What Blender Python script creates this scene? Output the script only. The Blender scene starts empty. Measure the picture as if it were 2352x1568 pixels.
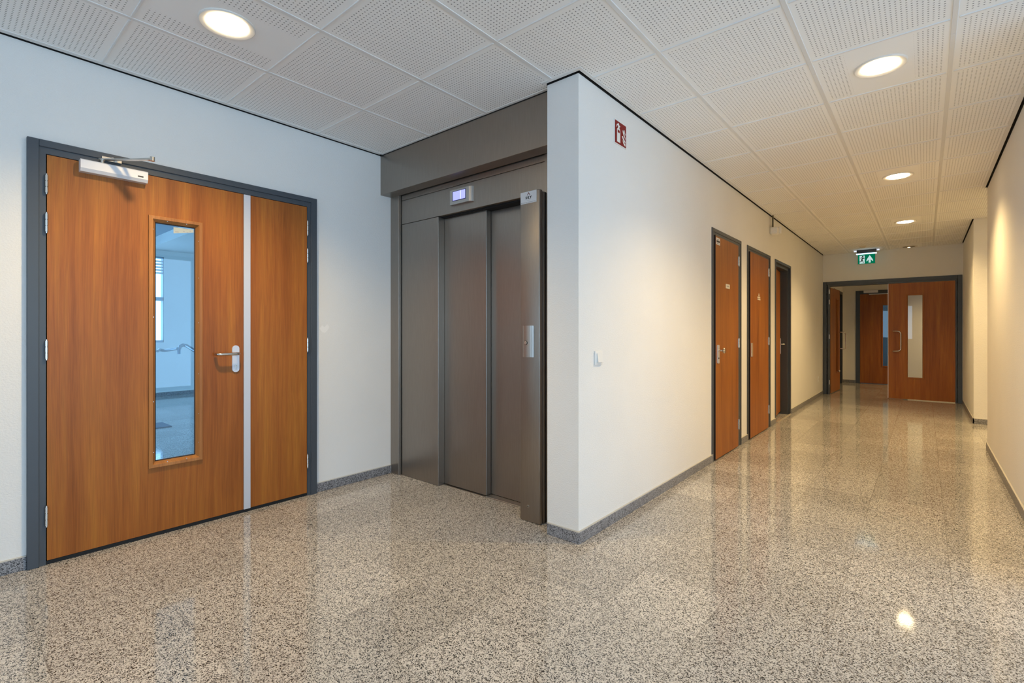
import bpy, bmesh, math, random
from mathutils import Vector, Matrix
random.seed(4)
SC = bpy.context.scene
COL = SC.collection
PI = math.pi

# ------------------------------------------------------------------ materials
def new_mat(name):
    m = bpy.data.materials.new(name); m.use_nodes = True
    nt = m.node_tree
    b = nt.nodes['Principled BSDF']
    return m, nt, b
def simple(name, col, rough=.5, metal=0., spec=.5):
    m, nt, b = new_mat(name)
    b.inputs['Base Color'].default_value = (*col, 1)
    b.inputs['Roughness'].default_value = rough
    b.inputs['Metallic'].default_value = metal
    b.inputs['Specular IOR Level'].default_value = spec
    return m
class G:
    """small node-graph helper"""
    def __init__(s, nt): s.nt = nt
    def n(s, t, **k):
        nd = s.nt.nodes.new(t)
        for a, v in k.items(): setattr(nd, a, v)
        return nd
    def put(s, sock, v):
        if v is None: return
        if hasattr(v, 'is_output'): s.nt.links.new(v, sock)
        else: sock.default_value = v
    def math(s, op, a, b=None, c=None, clamp=False):
        nd = s.n('ShaderNodeMath', operation=op, use_clamp=clamp)
        s.put(nd.inputs[0], a); s.put(nd.inputs[1], b)
        if c is not None: s.put(nd.inputs[2], c)
        return nd.outputs[0]
    def pos(s): return s.n('ShaderNodeNewGeometry').outputs['Position']
    def xyz(s, v):
        nd = s.n('ShaderNodeSeparateXYZ'); s.put(nd.inputs[0], v); return nd.outputs
    def comb(s, x=0., y=0., z=0.):
        nd = s.n('ShaderNodeCombineXYZ')
        for i, v in enumerate((x, y, z)): s.put(nd.inputs[i], v)
        return nd.outputs[0]
    def vmul(s, v, sc):
        nd = s.n('ShaderNodeVectorMath', operation='MULTIPLY'); s.put(nd.inputs[0], v); nd.inputs[1].default_value = sc; return nd.outputs[0]
    def vadd(s, a, b):
        nd = s.n('ShaderNodeVectorMath', operation='ADD'); s.put(nd.inputs[0], a); s.put(nd.inputs[1], b); return nd.outputs[0]
    def noise(s, v, scale, detail=3., rough=.55, dist=0.):
        nd = s.n('ShaderNodeTexNoise'); s.put(nd.inputs['Vector'], v)
        nd.inputs['Scale'].default_value = scale; nd.inputs['Detail'].default_value = detail
        nd.inputs['Roughness'].default_value = rough; nd.inputs['Distortion'].default_value = dist
        return nd.outputs
    def ramp(s, f, stops, interp='LINEAR'):
        nd = s.n('ShaderNodeValToRGB'); nd.color_ramp.interpolation = interp
        cr = nd.color_ramp
        while len(cr.elements) < len(stops): cr.elements.new(.5)
        for e, (p, c) in zip(cr.elements, stops): e.position = p; e.color = (*c, 1)
        s.put(nd.inputs[0], f); return nd.outputs[0]
    def mix(s, f, a, b, mode='MIX'):
        nd = s.n('ShaderNodeMix', data_type='RGBA', blend_type=mode)
        s.put(nd.inputs[0], f)
        s.put(nd.inputs[6], a if hasattr(a, 'is_output') else (*a, 1)); s.put(nd.inputs[7], b if hasattr(b, 'is_output') else (*b, 1))
        return nd.outputs[2]
    def mapr(s, v, a, b, c, d):
        nd = s.n('ShaderNodeMapRange'); s.put(nd.inputs[0], v)
        for i, q in enumerate((a, b, c, d)): nd.inputs[i+1].default_value = q
        return nd.outputs[0]
    def bump(s, h, strength, dist, b):
        nd = s.n('ShaderNodeBump'); nd.inputs['Strength'].default_value = strength; nd.inputs['Distance'].default_value = dist
        s.put(nd.inputs['Height'], h); s.nt.links.new(nd.outputs[0], b.inputs['Normal'])

def mat_wall(name, col):
    m, nt, b = new_mat(name); g = G(nt)
    p = g.pos()
    n1 = g.noise(g.vmul(p, (1, 1, 1.6)), 95, 3, .6)[0]
    n2 = g.noise(p, 1.3, 3, .5)[0]
    c = g.mix(g.mapr(n2, .3, .7, 0, 1), tuple(x*.975 for x in col), tuple(min(1, x*1.02) for x in col))
    nt.links.new(c, b.inputs['Base Color'])
    b.inputs['Roughness'].default_value = .75; b.inputs['Specular IOR Level'].default_value = .25
    g.bump(n1, .55, .004, b)
    return m
def mat_wood(name, dark, mid, light, fine=(.8, 1.08)):
    m, nt, b = new_mat(name); g = G(nt)
    p = g.pos()
    w = g.noise(g.vmul(p, (1.1, 1.1, .45)), 2.0, 2, .5)
    pw = g.vadd(p, g.vmul(w[1], (.045, .045, 0)))
    broad = g.noise(g.vmul(pw, (1, 1, .07)), 7.5, 3, .55)[0]
    streak = g.noise(g.vmul(pw, (1, 1, .035)), 34, 4, .6)[0]
    pore = g.noise(g.vmul(pw, (1, 1, .02)), 210, 2, .6)[0]
    f = g.math('ADD', g.math('MULTIPLY', broad, .62), g.math('MULTIPLY', streak, .38))
    c = g.ramp(f, [(.33, dark), (.5, mid), (.67, light)])
    k = g.mapr(pore, .3, .7, fine[0], fine[1])
    c2 = g.mix(1., c, g.comb(k, k, k), 'MULTIPLY')
    nt.links.new(c2, b.inputs['Base Color'])
    b.inputs['Roughness'].default_value = .42; b.inputs['Specular IOR Level'].default_value = .35
    g.bump(pore, .08, .0006, b)
    return m
def mat_steel(name, col, rough=.3, aniso=.6):
    m, nt, b = new_mat(name); g = G(nt)
    p = g.pos()
    n = g.noise(g.vmul(p, (1, 1, .05)), 160, 3, .6)[0]
    n2 = g.noise(p, 2.2, 3, .55)[0]
    k = g.math('MULTIPLY', g.mapr(n, .3, .7, .95, 1.05), g.mapr(n2, .3, .7, .985, 1.015))
    c = g.mix(1., col, g.comb(k, k, k), 'MULTIPLY')
    nt.links.new(c, b.inputs['Base Color'])
    b.inputs['Metallic'].default_value = 1.
    nt.links.new(g.mapr(n2, .3, .7, rough*.96, rough*1.05), b.inputs['Roughness'])
    b.inputs['Anisotropic'].default_value = aniso
    cr = g.n('ShaderNodeVectorMath', operation='CROSS_PRODUCT')
    nt.links.new(g.n('ShaderNodeNewGeometry').outputs['True Normal'], cr.inputs[0]); cr.inputs[1].default_value = (0.01, 0.02, 1)
    nt.links.new(cr.outputs[0], b.inputs['Tangent'])
    return m
def mat_emit(name, col, strength):
    m = bpy.data.materials.new(name); m.use_nodes = True
    nt = m.node_tree; nt.nodes.remove(nt.nodes['Principled BSDF'])
    e = nt.nodes.new('ShaderNodeEmission'); e.inputs[0].default_value = (*col, 1); e.inputs[1].default_value = strength
    nt.links.new(e.outputs[0], nt.nodes['Material Output'].inputs[0])
    return m
def mat_glass(name, tint, ior=1.5):
    m = bpy.data.materials.new(name); m.use_nodes = True
    nt = m.node_tree; nt.nodes.remove(nt.nodes['Principled BSDF'])
    t = nt.nodes.new('ShaderNodeBsdfTransparent'); t.inputs[0].default_value = (*tint, 1)
    gl = nt.nodes.new('ShaderNodeBsdfGlossy'); gl.inputs['Roughness'].default_value = .0
    fr = nt.nodes.new('ShaderNodeFresnel'); fr.inputs[0].default_value = ior
    mx = nt.nodes.new('ShaderNodeMixShader')
    nt.links.new(fr.outputs[0], mx.inputs[0]); nt.links.new(t.outputs[0], mx.inputs[1]); nt.links.new(gl.outputs[0], mx.inputs[2])
    nt.links.new(mx.outputs[0], nt.nodes['Material Output'].inputs[0])
    return m

# ceiling module and floor module (metres)
CX0, CSX, CY0, CSY = -2.8775, .5975, .612, .6285
FX0, FSX, FY0, FSY = -1.0925, .397, .274, .4165

def mat_perforated(name, blank):
    m, nt, b = new_mat(name); g = G(nt)
    x, y, z = g.xyz(g.pos())
    u = g.math('FRACT', g.math('DIVIDE', g.math('SUBTRACT', x, CX0), CSX))
    v = g.math('FRACT', g.math('DIVIDE', g.math('SUBTRACT', y, CY0), CSY))
    N = 28
    mg = .05
    def grid(t, size):
        a = g.math('MULTIPLY', g.math('DIVIDE', g.math('SUBTRACT', t, mg), 1-2*mg), float(N))
        inside = g.math('MULTIPLY', g.math('GREATER_THAN', a, 0.), g.math('LESS_THAN', a, float(N)))
        d = g.math('MULTIPLY', g.math('SUBTRACT', g.math('FRACT', a), .5), size*(1-2*mg)/N)
        return d, inside
    du, iu = grid(u, CSX); dv, iv = grid(v, CSY)
    r = g.math('SQRT', g.math('ADD', g.math('MULTIPLY', du, du), g.math('MULTIPLY', dv, dv)))
    dot = g.mapr(r, .0029, .0042, 1, 0)
    msk = g.math('MULTIPLY', dot, g.math('MULTIPLY', iu, iv))
    if blank:
        far = g.math('GREATER_THAN', g.math('ABSOLUTE', g.math('SUBTRACT', u, .5)), .245)
        msk = g.math('MULTIPLY', msk, far)
    c = g.mix(msk, (.93, .93, .92), (.32, .32, .32))
    nt.links.new(c, b.inputs['Base Color'])
    b.inputs['Roughness'].default_value = .8; b.inputs['Specular IOR Level'].default_value = .2
    return m

def granite_nodes(g, p, light, mid, dark):
    w = g.noise(p, 130, 2, .5)[1]
    pw = g.vadd(p, g.vmul(w, (.004, .004, .004)))
    v1 = g.n('ShaderNodeTexVoronoi'); g.put(v1.inputs['Vector'], pw); v1.inputs['Scale'].default_value = 300
    r1 = g.xyz(v1.outputs['Color'])
    v2 = g.n('ShaderNodeTexVoronoi'); g.put(v2.inputs['Vector'], pw); v2.inputs['Scale'].default_value = 185
    r2 = g.xyz(v2.outputs['Color'])
    n = g.noise(p, 38, 2, .6)[0]
    f1 = g.math('ADD', r1[0], g.math('MULTIPLY', g.math('SUBTRACT', n, .5), .55))
    c1 = g.ramp(f1, [(0., dark), (.15, dark), (.25, mid), (.48, light), (.8, tuple(min(1, c*1.12) for c in light))])
    c2 = g.ramp(r2[1], [(0., mid), (.16, mid), (.2, (1, 1, 1))], 'LINEAR')
    return g.mix(.55, c1, c2, 'MULTIPLY')
def mat_floor(name):
    m, nt, b = new_mat(name); g = G(nt)
    p = g.pos(); x, y, z = g.xyz(p)
    c = granite_nodes(g, p, (.56, .535, .503), (.25, .238, .224), (.038, .036, .035))
    a = g.math('DIVIDE', g.math('SUBTRACT', x, FX0), FSX); bb = g.math('DIVIDE', g.math('SUBTRACT', y, FY0), FSY)
    ju = g.math('MULTIPLY', g.math('ABSOLUTE', g.math('SUBTRACT', g.math('FRACT', g.math('ADD', a, .5)), .5)), FSX)
    jv = g.math('MULTIPLY', g.math('ABSOLUTE', g.math('SUBTRACT', g.math('FRACT', g.math('ADD', bb, .5)), .5)), FSY)
    j = g.math('MINIMUM', ju, jv)
    jm = g.mapr(j, .0006, .0016, 1, 0)
    wn = g.n('ShaderNodeTexWhiteNoise'); wn.noise_dimensions = '2D'
    g.put(wn.inputs['Vector'], g.comb(g.math('FLOOR', a), g.math('FLOOR', bb), 0.))
    k = g.mapr(wn.outputs['Value'], 0, 1, .86, 1.08)
    c = g.mix(1., c, g.comb(k, k, k), 'MULTIPLY')
    c = g.mix(jm, c, (.22, .20, .18))
    nt.links.new(c, b.inputs['Base Color'])
    big = g.noise(p, 3., 2, .5)[0]
    nt.links.new(g.mapr(big, .3, .7, .05, .085), b.inputs['Roughness'])
    b.inputs['Specular IOR Level'].default_value = .5
    return m
def mat_base(name):
    m, nt, b = new_mat(name); g = G(nt)
    c = granite_nodes(g, g.pos(), (.30, .30, .315), (.14, .14, .15), (.03, .03, .035))
    nt.links.new(c, b.inputs['Base Color'])
    b.inputs['Roughness'].default_value = .3
    return m

WALL = mat_wall('white stippled wall paint', (.80, .79, .765))
WALLW = WALL
WOOD = mat_wood('cherry veneer', (.235, .064, .006), (.335, .105, .014), (.425, .155, .020))
MOULD = mat_wood('oak moulding', (.30, .115, .025), (.40, .16, .04), (.48, .21, .06))
FRAME = simple('blue grey frame paint', (.056, .067, .082), .38)
BLACKM = simple('black rubber seal', (.004, .004, .004), .6)
EDGE = simple('leaf edge shade', (.016, .007, .004), .6)  # shade on the door leaf edges, put into the colour
STEEL = mat_steel('brushed stainless steel', (.35, .31, .272), .37, .5)
STEELL = mat_steel('bright brushed steel', (.52, .50, .475), .34, .4)
CHROME = simple('satin chrome', (.62, .58, .53), .25, 1.)
ALU = simple('pale anodised aluminium', (.62, .64, .70), .45, .35)
PLATE = simple('satin aluminium plate', (.66, .66, .70), .38, .55)
WHITEP = simple('white plastic', (.78, .77, .74), .4)
CREAMP = simple('cream plastic', (.74, .68, .55), .5)
SILVER = simple('silver painted metal', (.72, .72, .75), .4, .2)
DARKP = simple('dark plastic', (.02, .022, .025), .4)
GAPM = simple('black shadow gap', (.004, .004, .004), .9)
PERF = mat_perforated('perforated plaster tile', False)
PERFB = mat_perforated('perforated plaster tile around lamp', True)
GRIDM = simple('white grid bar', (.78, .78, .77), .45)
TRIMW = simple('white edge trim', (.76, .76, .75), .5)
FLOORM = mat_floor('polished speckled granite')
BASEM = mat_base('grey granite skirting')
GROUT = simple('pale skirting sealant', (.55, .53, .48), .7)
GLASS = mat_glass('door glass', (.70, .89, 1.0))
GLASSC = mat_glass('clear glass', (.95, .96, .97))
RED = simple('fire sign red', (.22, .007, .005), .45, 0., .2)
SIGNW = simple('sign white', (.80, .78, .74), .5)
INK = simple('black ink', (.012, .012, .014), .5)
INKRED = simple('dark red ink', (.16, .02, .02), .5)
INKGREY = simple('grey ink', (.32, .31, .32), .5)
LABELM = simple('white label', (.66, .66, .67), .45)
LAMPM = mat_emit('lamp glow', (1., .80, .50), 26.)
LAMPOFF = simple('unlit lamp glass', (.30, .24, .16), .2)
LAMPDIM = mat_emit('faint lamp glow', (1., .8, .5), 3.)
RINGM = simple('lamp ring enamel', (.78, .76, .72), .4)
LCD = mat_emit('lcd backlight', (.40, .43, 1.), 1.25)
LCDL = mat_emit('lcd bright bar', (.62, .66, 1.), 1.3)
GREENM = None
CONCRETE = simple('raw concrete', (.25, .25, .25), .9)

# ------------------------------------------------------------------ mesh helper
class MB:
    def __init__(s): s.bm = bmesh.new(); s.M = None
    def _merge(s, t, mi=0):
        if s.M is not None: bmesh.ops.transform(t, matrix=s.M, verts=t.verts)
        for f in t.faces: f.material_index = mi
        me = bpy.data.meshes.new('tmp'); t.to_mesh(me); t.free()
        s.bm.from_mesh(me); bpy.data.meshes.remove(me)
    def box(s, x0, x1, y0, y1, z0, z1, bev=0., seg=2, mi=0):
        t = bmesh.new(); bmesh.ops.create_cube(t, size=1.)
        for v in t.verts:
            v.co = Vector(((x0+x1)/2+v.co.x*(x1-x0), (y0+y1)/2+v.co.y*(y1-y0), (z0+z1)/2+v.co.z*(z1-z0)))
        if bev > 0: bmesh.ops.bevel(t, geom=t.edges[:], offset=bev, segments=seg, profile=.5, affect='EDGES')
        s._merge(t, mi); return s
    def cyl(s, c, axis, r, length, n=24, r2=None, bev=0.):
        t = bmesh.new()
        bmesh.ops.create_cone(t, cap_ends=True, segments=n, radius1=r, radius2=r if r2 is None else r2, depth=length)
        if bev: bmesh.ops.bevel(t, geom=[e for e in t.edges if len(e.link_faces) == 2 and any(len(f.verts) > 4 for f in e.link_faces)], offset=bev, segments=2, affect='EDGES')
        q = Vector((0, 0, 1)).rotation_difference(Vector(axis).normalized())
        bmesh.ops.transform(t, matrix=Matrix.Translation(Vector(c)) @ q.to_matrix().to_4x4(), verts=t.verts)
        s._merge(t); return s
    def lathe(s, c, prof, n=48):
        """prof: list of (r, z) about the vertical axis"""
        t = bmesh.new(); rings = []
        for r, z in prof:
            if r < 1e-6: rings.append([t.verts.new((c[0], c[1], c[2]+z))])
            else: rings.append([t.verts.new((c[0]+r*math.cos(2*PI*k/n), c[1]+r*math.sin(2*PI*k/n), c[2]+z)) for k in range(n)])
        for a, b in zip(rings, rings[1:]):
            for k in range(n):
                k2 = (k+1) % n
                f = [a[k % len(a)], a[k2 % len(a)], b[k2 % len(b)], b[k % len(b)]]
                u = []
                [u.append(q) for q in f if q not in u]
                if len(u) >= 3: t.faces.new(u)
        bmesh.ops.recalc_face_normals(t, faces=t.faces[:])
        s._merge(t); return s
    def prism(s, pts, o, u, v, n, th):
        """2-D outline pts in plane (o,u,v), thickness th along n"""
        t = bmesh.new(); o, u, v, n = map(Vector, (o, u, v, n))
        a = [t.verts.new(o+u*p+v*q) for p, q in pts]; b = [t.verts.new(o+u*p+v*q+n*th) for p, q in pts]
        t.faces.new(a); t.faces.new(b)
        for i in range(len(pts)):
            j = (i+1) % len(pts); t.faces.new((a[i], a[j], b[j], b[i]))
        bmesh.ops.recalc_face_normals(t, faces=t.faces[:])
        s._merge(t); return s
    def tube(s, path, r, n=14, cap=True):
        t = bmesh.new(); P = [Vector(p) for p in path]; rings = []
        up = None
        for i, p in enumerate(P):
            d = (P[min(i+1, len(P)-1)]-P[max(i-1, 0)]).normalized()
            if up is None:
                up = d.orthogonal().normalized()
            up = (up - d*up.dot(d)).normalized(); w = d.cross(up)
            rr = r[i] if isinstance(r, (list, tuple)) else r
            rings.append([t.verts.new(p+up*rr*math.cos(2*PI*k/n)+w*rr*math.sin(2*PI*k/n)) for k in range(n)])
        for a, b in zip(rings, rings[1:]):
            for k in range(n): t.faces.new((a[k], a[(k+1) % n], b[(k+1) % n], b[k]))
        if cap: t.faces.new(rings[0]); t.faces.new(rings[-1])
        bmesh.ops.recalc_face_normals(t, faces=t.faces[:])
        s._merge(t); return s

def obj(name, mb, mats, parent=None, smooth=False, origin=None):
    bm = mb.bm
    off = Vector((0, 0, 0))
    if parent is not None:
        r = parent
        while r.parent is not None: r = r.parent
        off = Vector(r.location)
    elif origin is not None: off = Vector(origin)
    bmesh.ops.translate(bm, vec=-off, verts=bm.verts)
    me = bpy.data.meshes.new(name)
    if smooth:
        for f in bm.faces: f.smooth = True
        for e in bm.edges:
            if len(e.link_faces) == 2 and e.calc_face_angle(0) > math.radians(35): e.smooth = False
    bm.to_mesh(me); bm.free()
    for m in (mats if isinstance(mats, (list, tuple)) else [mats]): me.materials.append(m)
    o = bpy.data.objects.new(name, me); COL.objects.link(o)
    if parent is not None: o.parent = parent
    elif origin is not None: o.location = off
    return o
def thing(name, label, cat, loc=(0, 0, 0), group=None, kind=None):
    o = bpy.data.objects.new(name, None); COL.objects.link(o); o.location = loc
    o.empty_display_size = .1
    return tag(o, label, cat, group, kind)
def tag(o, label, cat, group=None, kind=None):
    o['label'] = label; o['category'] = cat
    if group: o['group'] = group
    if kind: o['kind'] = kind
    return o
def struct(name, mb, mats, label, cat, origin=(0, 0, 0)):
    o = obj(name, mb, mats, origin=origin); return tag(o, label, cat, kind='structure')
def arc(c, u, v, r, a0, a1, n=8):
    c, u, v = map(Vector, (c, u, v))
    return [c+u*(r*math.cos(a0+(a1-a0)*k/n))+v*(r*math.sin(a0+(a1-a0)*k/n)) for k in range(n+1)]

# ------------------------------------------------------------------ main dimensions
H = 2.70
XL, XC, XR = -3.515, -1.515, .495          # lobby left wall, corridor left wall, corridor right wall
XP, YP = -1.735, 2.39                      # inner edge and front of the pier beside the lift
YF = 11.2                                  # wall with the double door at the corridor end
TOP = 2.98

# floor: one polished granite slab field
f = MB(); f.box(-12, 4.2, -6, 18, -.2, 0)
struct('floor', f, FLOORM, 'polished speckled granite slab floor running from lobby into corridor', 'floor')

# walls -----------------------------------------------------------
def wall_y(mb, x0, x1, y0, y1, openings, z1=TOP):
    """wall running along y between y0..y1, openings = (a, b, top[, bottom])"""
    cur = y0
    for o in sorted(openings):
        a, b, t = o[:3]; bt = o[3] if len(o) > 3 else 0
        if a > cur: mb.box(x0, x1, cur, a, 0, z1)
        mb.box(x0, x1, a, b, t, z1)
        if bt > 0: mb.box(x0, x1, a, b, 0, bt)
        cur = b
    if y1 > cur: mb.box(x0, x1, cur, y1, 0, z1)
def wall_x(mb, y0, y1, x0, x1, openings, z1=TOP):
    cur = x0
    for o in sorted(openings):
        a, b, t = o[:3]; bt = o[3] if len(o) > 3 else 0
        if a > cur: mb.box(cur, a, y0, y1, 0, z1)
        mb.box(a, b, y0, y1, t, z1)
        if bt > 0: mb.box(a, b, y0, y1, 0, bt)
        cur = b
    if x1 > cur: mb.box(cur, x1, y0, y1, 0, z1)

w = MB(); wall_y(w, XL-.2, XL, -4.4, 14.3, [(.33, 1.86, 2.20)])
WLo = struct('wall_left', w, WALL, 'white stippled lobby wall holding the wooden double door', 'wall')
w = MB(); w.prism([(1.905, 1.238), (1.925, 1.262), (1.945, 1.248), (1.968, 1.272), (1.985, 1.25), (1.97, 1.225), (1.95, 1.205), (1.925, 1.21)], (XL-.0006, 0, 0), (0, 1, 0), (0, 0, 1), (1, 0, 0), .0014)
obj('filler_patch', w, simple('white filler', (.86, .85, .83), .8), WLo)
w = MB(); wall_y(w, XP, XC, YP, YF, [(4.70, 5.62, 2.175), (5.885, 6.925, 2.17), (7.215, 8.205, 2.165)])
struct('wall_corridor_left', w, WALL, 'white corridor wall with the pier beside the lift and three doors', 'wall')
w = MB(); w.box(XR, XR+3.4, 3.3, 7.02, 0, TOP)
struct('wall_right', w, WALL, 'near cream corridor wall along the right side up to the side passage', 'wall')
w = MB(); w.box(XR, XR+3.4, 8.87, YF, 0, TOP)
struct('wall_right_far', w, WALL, 'far cream corridor wall beyond the side passage', 'wall')
w = MB(); w.box(3.0, 3.2, 7.02, 8.87, 0, TOP)
struct('wall_passage', w, WALL, 'end wall inside the side passage', 'wall')
w = MB(); wall_x(w, YF, YF+.12, -3.515, 3.9, [(-1.44, .42, 2.12)])
struct('wall_far', w, WALL, 'wall at the corridor end above the dark double door', 'wall')
# vestibule beyond the double door
w = MB(); wall_y(w, -1.70, -1.50, YF+.12, 14.1, [(12.6, 13.86, 2.09)])
struct('wall_vestibule_left', w, WALL, 'left vestibule wall seen through the open door leaf', 'wall')
w = MB(); w.box(2.0, 2.2, YF+.12, 14.1, 0, TOP)
struct('wall_vestibule_right', w, WALL, 'right vestibule wall behind the closed leaf', 'wall')
w = MB(); wall_x(w, 14.1, 14.22, -3.515, 3.9, [(-1.20, -.33, 2.13)])
struct('wall_vestibule_end', w, WALL, 'vestibule end wall with the wooden door in it', 'wall')
w = MB(); w.box(-1.9, -1.75, 14.22, 17, 0, TOP); wall_x(w, 17, 17.15, -1.9, 1.6, []); wall_y(w, 1.5, 1.65, 14.22, 17, [(15.3, 16.1, 1.9, 1.2)])
struct('wall_stair', w, WALL, 'pale wall behind the window of the vestibule door', 'wall')
# lobby behind the camera
w = MB(); wall_x(w, -4.4, -4.2, XL-.2, 3.8, [(-2.6, -.4, 2.3, .9)])  # unseen window opening added so the lift front is less dark
struct('wall_back', w, WALL, 'lobby wall behind the viewer', 'wall')
w = MB(); wall_y(w, 3.6, 3.8, -4.4, 3.4, [(-3.9, 3.25, 2.62, .12)])
struct('wall_window_side', w, WALL, 'lobby wall with the glazing that lets daylight in', 'wall')
# room behind the left door
w = MB(); wall_y(w, -11.2, -11.0, -3.0, 6.2, [(-2.6, 2.845, 2.62, 1.01)], 3.1)
struct('wall_hall_end', w, WALL, 'pale end wall with a window seen through the door glass', 'wall')
w = MB(); wall_x(w, 6.0, 6.2, -11.2, XL-.2, [(-10.8, -3.95, 2.65, .1)], 3.1); wall_x(w, -3.2, -3.0, -11.2, XL-.2, [(-10.8, -3.95, 2.85, .1)], 3.1)  # higher-y window added unseen to brighten the room; both openings widened for light
struct('wall_hall_side', w, WALL, 'side wall of the room behind the left door', 'wall')

# ------------------------------------------------------------------ ceiling
GAP = .016
rects = [(XL+GAP, 3.6, -4.2, YP-GAP), (XL+GAP, XP, YP-GAP, 2.452), (XC+GAP, 3.6, YP-GAP, 3.3-GAP), (XC+GAP, XR-GAP, 3.3-GAP, YF-.004),
         (XR-GAP, 3.0, 7.02+.004, 8.87-.004)]
LAMPS = [(-2.578, .926), (-.19, 3.425), (-.195, 5.955), (-.20, 8.50), (-.21, 11.03)]
def cell(x, y): return (math.floor((x-CX0)/CSX), math.floor((y-CY0)/CSY))
lampcells = {cell(*p) for p in LAMPS}
bm = bmesh.new()
gridmb = MB()
for (x0, x1, y0, y1) in rects:
    i0, j0 = cell(x0, y0); i1, j1 = cell(x1, y1)
    for i in range(i0, i1+1):
        for j in range(j0, j1+1):
            a, b = max(x0, CX0+i*CSX), min(x1, CX0+(i+1)*CSX); c, d = max(y0, CY0+j*CSY), min(y1, CY0+(j+1)*CSY)
            if b-a < 1e-4 or d-c < 1e-4: continue
            fc = bm.faces.new([bm.verts.new(q) for q in ((a, c, H), (a, d, H), (b, d, H), (b, c, H))])
            fc.material_index = 1 if (i, j) in lampcells else 0
    for i in range(i0, i1+2):
        x = CX0+i*CSX
        if x0 < x < x1: gridmb.box(max(x-.011, x0), min(x+.011, x1), y0, y1, H-.0035, H+.003, .0015, 1)
    for j in range(j0, j1+2):
        y = CY0+j*CSY
        if y0 < y < y1:
            for i in range(i0, i1+1):
                a, b = max(x0, CX0+i*CSX+.016), min(x1, CX0+(i+1)*CSX-.016)
                if b-a > .01: gridmb.box(a, b, y-.005, y+.005, H-.005, H+.003, .0015, 1)
cm = MB(); cm.bm.free(); cm.bm = bm
ceil = obj('ceiling', cm, [PERF, PERFB], origin=(0, 0, 0))
tag(ceil, 'white perforated tile ceiling over lobby and corridor', 'ceiling', kind='structure')
obj('ceiling_grid', gridmb, GRIDM, ceil)
# black shadow gap and white edge angles
g_ = MB()
g_.box(XL-.05, XL+GAP+.02, -4.2, 2.5, H+.012, H+.02)
g_.box(XL, XP+.05, 2.44, 2.52, H+.012, H+.02)
g_.box(XP, XC+.05, YP-.04, YP+.05, H+.012, H+.02)
g_.box(XC-.05, XC+GAP+.02, YP-.04, YF, H+.012, H+.02)
g_.box(XR-GAP-.02, XR+.05, 3.26, 7.02, H+.012, H+.02)
g_.box(XR-GAP-.02, XR+.05, 8.87, YF, H+.012, H+.02)
gz = (H-.0065, H+.016)
g_.box(XL-.001, XL+.003, -4.2, 2.46, H-.006, H+.016)
g_.box(XL, XP, 2.447, 2.4505, H-.008, H+.016)
g_.box(XP-.002, XC+.003, YP-.003, YP+.001, *gz)
g_.box(XC-.001, XC+.003, YP-.003, YF, *gz)
g_.box(XR-.003, XR+.001, 3.297, 7.02, *gz)
g_.box(XR-.003, XR+.001, 8.87, YF, *gz)
obj('shadow_gap', g_, GAPM, ceil)
t_ = MB()
tw, tz = .022, .003
t_.box(XL+GAP, XL+GAP+tw, -4.2, 2.45, H-tz, H+.010)
t_.box(XL+GAP, XP, 2.45-tw, 2.452, H-tz, H+.010)
t_.box(XP-.02, XC+GAP+tw, YP-GAP-tw, YP-GAP, H-tz, H+.010)
t_.box(XC+GAP, XC+GAP+tw, YP-GAP, YF, H-tz, H+.010)
t_.box(XR-GAP-tw, XR-GAP, 3.3, 7.02, H-tz, H+.010)
t_.box(XR-GAP-tw, XR-GAP, 8.87, YF, H-tz, H+.010)
t_.box(XC, XR, YF-tw, YF-.003, H-tz, H+.010)
obj('edge_angle', t_, TRIMW, ceil)
s_ = MB(); s_.box(-3.8, 4.2, -4.6, 17.3, H+.1, H+.3)
struct('ceiling_slab', s_, CONCRETE, 'concrete slab above the tile ceiling', 'ceiling')
s_ = MB(); s_.box(-1.7, 2.0, YF+.12, 14.1, 2.6, 2.64)
struct('ceiling_vestibule', s_, TRIMW, 'plain vestibule ceiling beyond the double door', 'ceiling')
s_ = MB(); s_.box(-11.2, -3.7, -3.2, 2.585, 2.90, 3.2)
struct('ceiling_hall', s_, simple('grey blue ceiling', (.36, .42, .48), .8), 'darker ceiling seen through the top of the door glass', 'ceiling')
s_ = MB(); s_.box(-11.2, -3.7, 2.585, 6.2, 2.74, 3.2)
struct('ceiling_hall_soffit', s_, WALL, 'pale lowered soffit seen through the top of the door glass', 'ceiling')

# ------------------------------------------------------------------ skirting
BZ, BT = .068, .010
def skirt(name, segs, label):
    m = MB()
    for (x0, x1, y0, y1) in segs: m.box(x0, x1, y0, y1, 0, BZ, .002, 1)
    o = struct(name, m, BASEM, label, 'baseboard')
    k = MB()
    for (x0, x1, y0, y1) in segs: k.box(x0+.001, x1-.001, y0+.001, y1-.001, BZ-.002, BZ+.004)
    obj('sealant_line', k, GROUT, o)
skirt('baseboard_left', [(XL-.005, XL+BT, -4.2, .317), (XL-.005, XL+BT, 1.873, 2.553)], 'grey granite skirting on both sides of the wooden double door')
skirt('baseboard_corridor_left', [(XP+.003, XC+BT, YP-BT, YP+.005), (XC-.005, XC+BT, YP, 4.70), (XC-.005, XC+BT, 5.62, 5.885), (XC-.005, XC+BT, 6.925, 7.215), (XC-.005, XC+BT, 8.205, YF-.02)],
      'grey granite skirting round the pier and along the corridor doors')
skirt('baseboard_right', [(XR-BT, XR+.005, 3.29, 7.03), (XR-BT, 2.9, 7.015, 7.03)], 'grey granite skirting along the near cream wall on the right')
skirt('baseboard_right_far', [(XR-BT, XR+.005, 8.86, YF-.02), (XR-BT, 3.0, 8.86, 8.875)], 'grey granite skirting of the far right wall and its side passage face')
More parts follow.
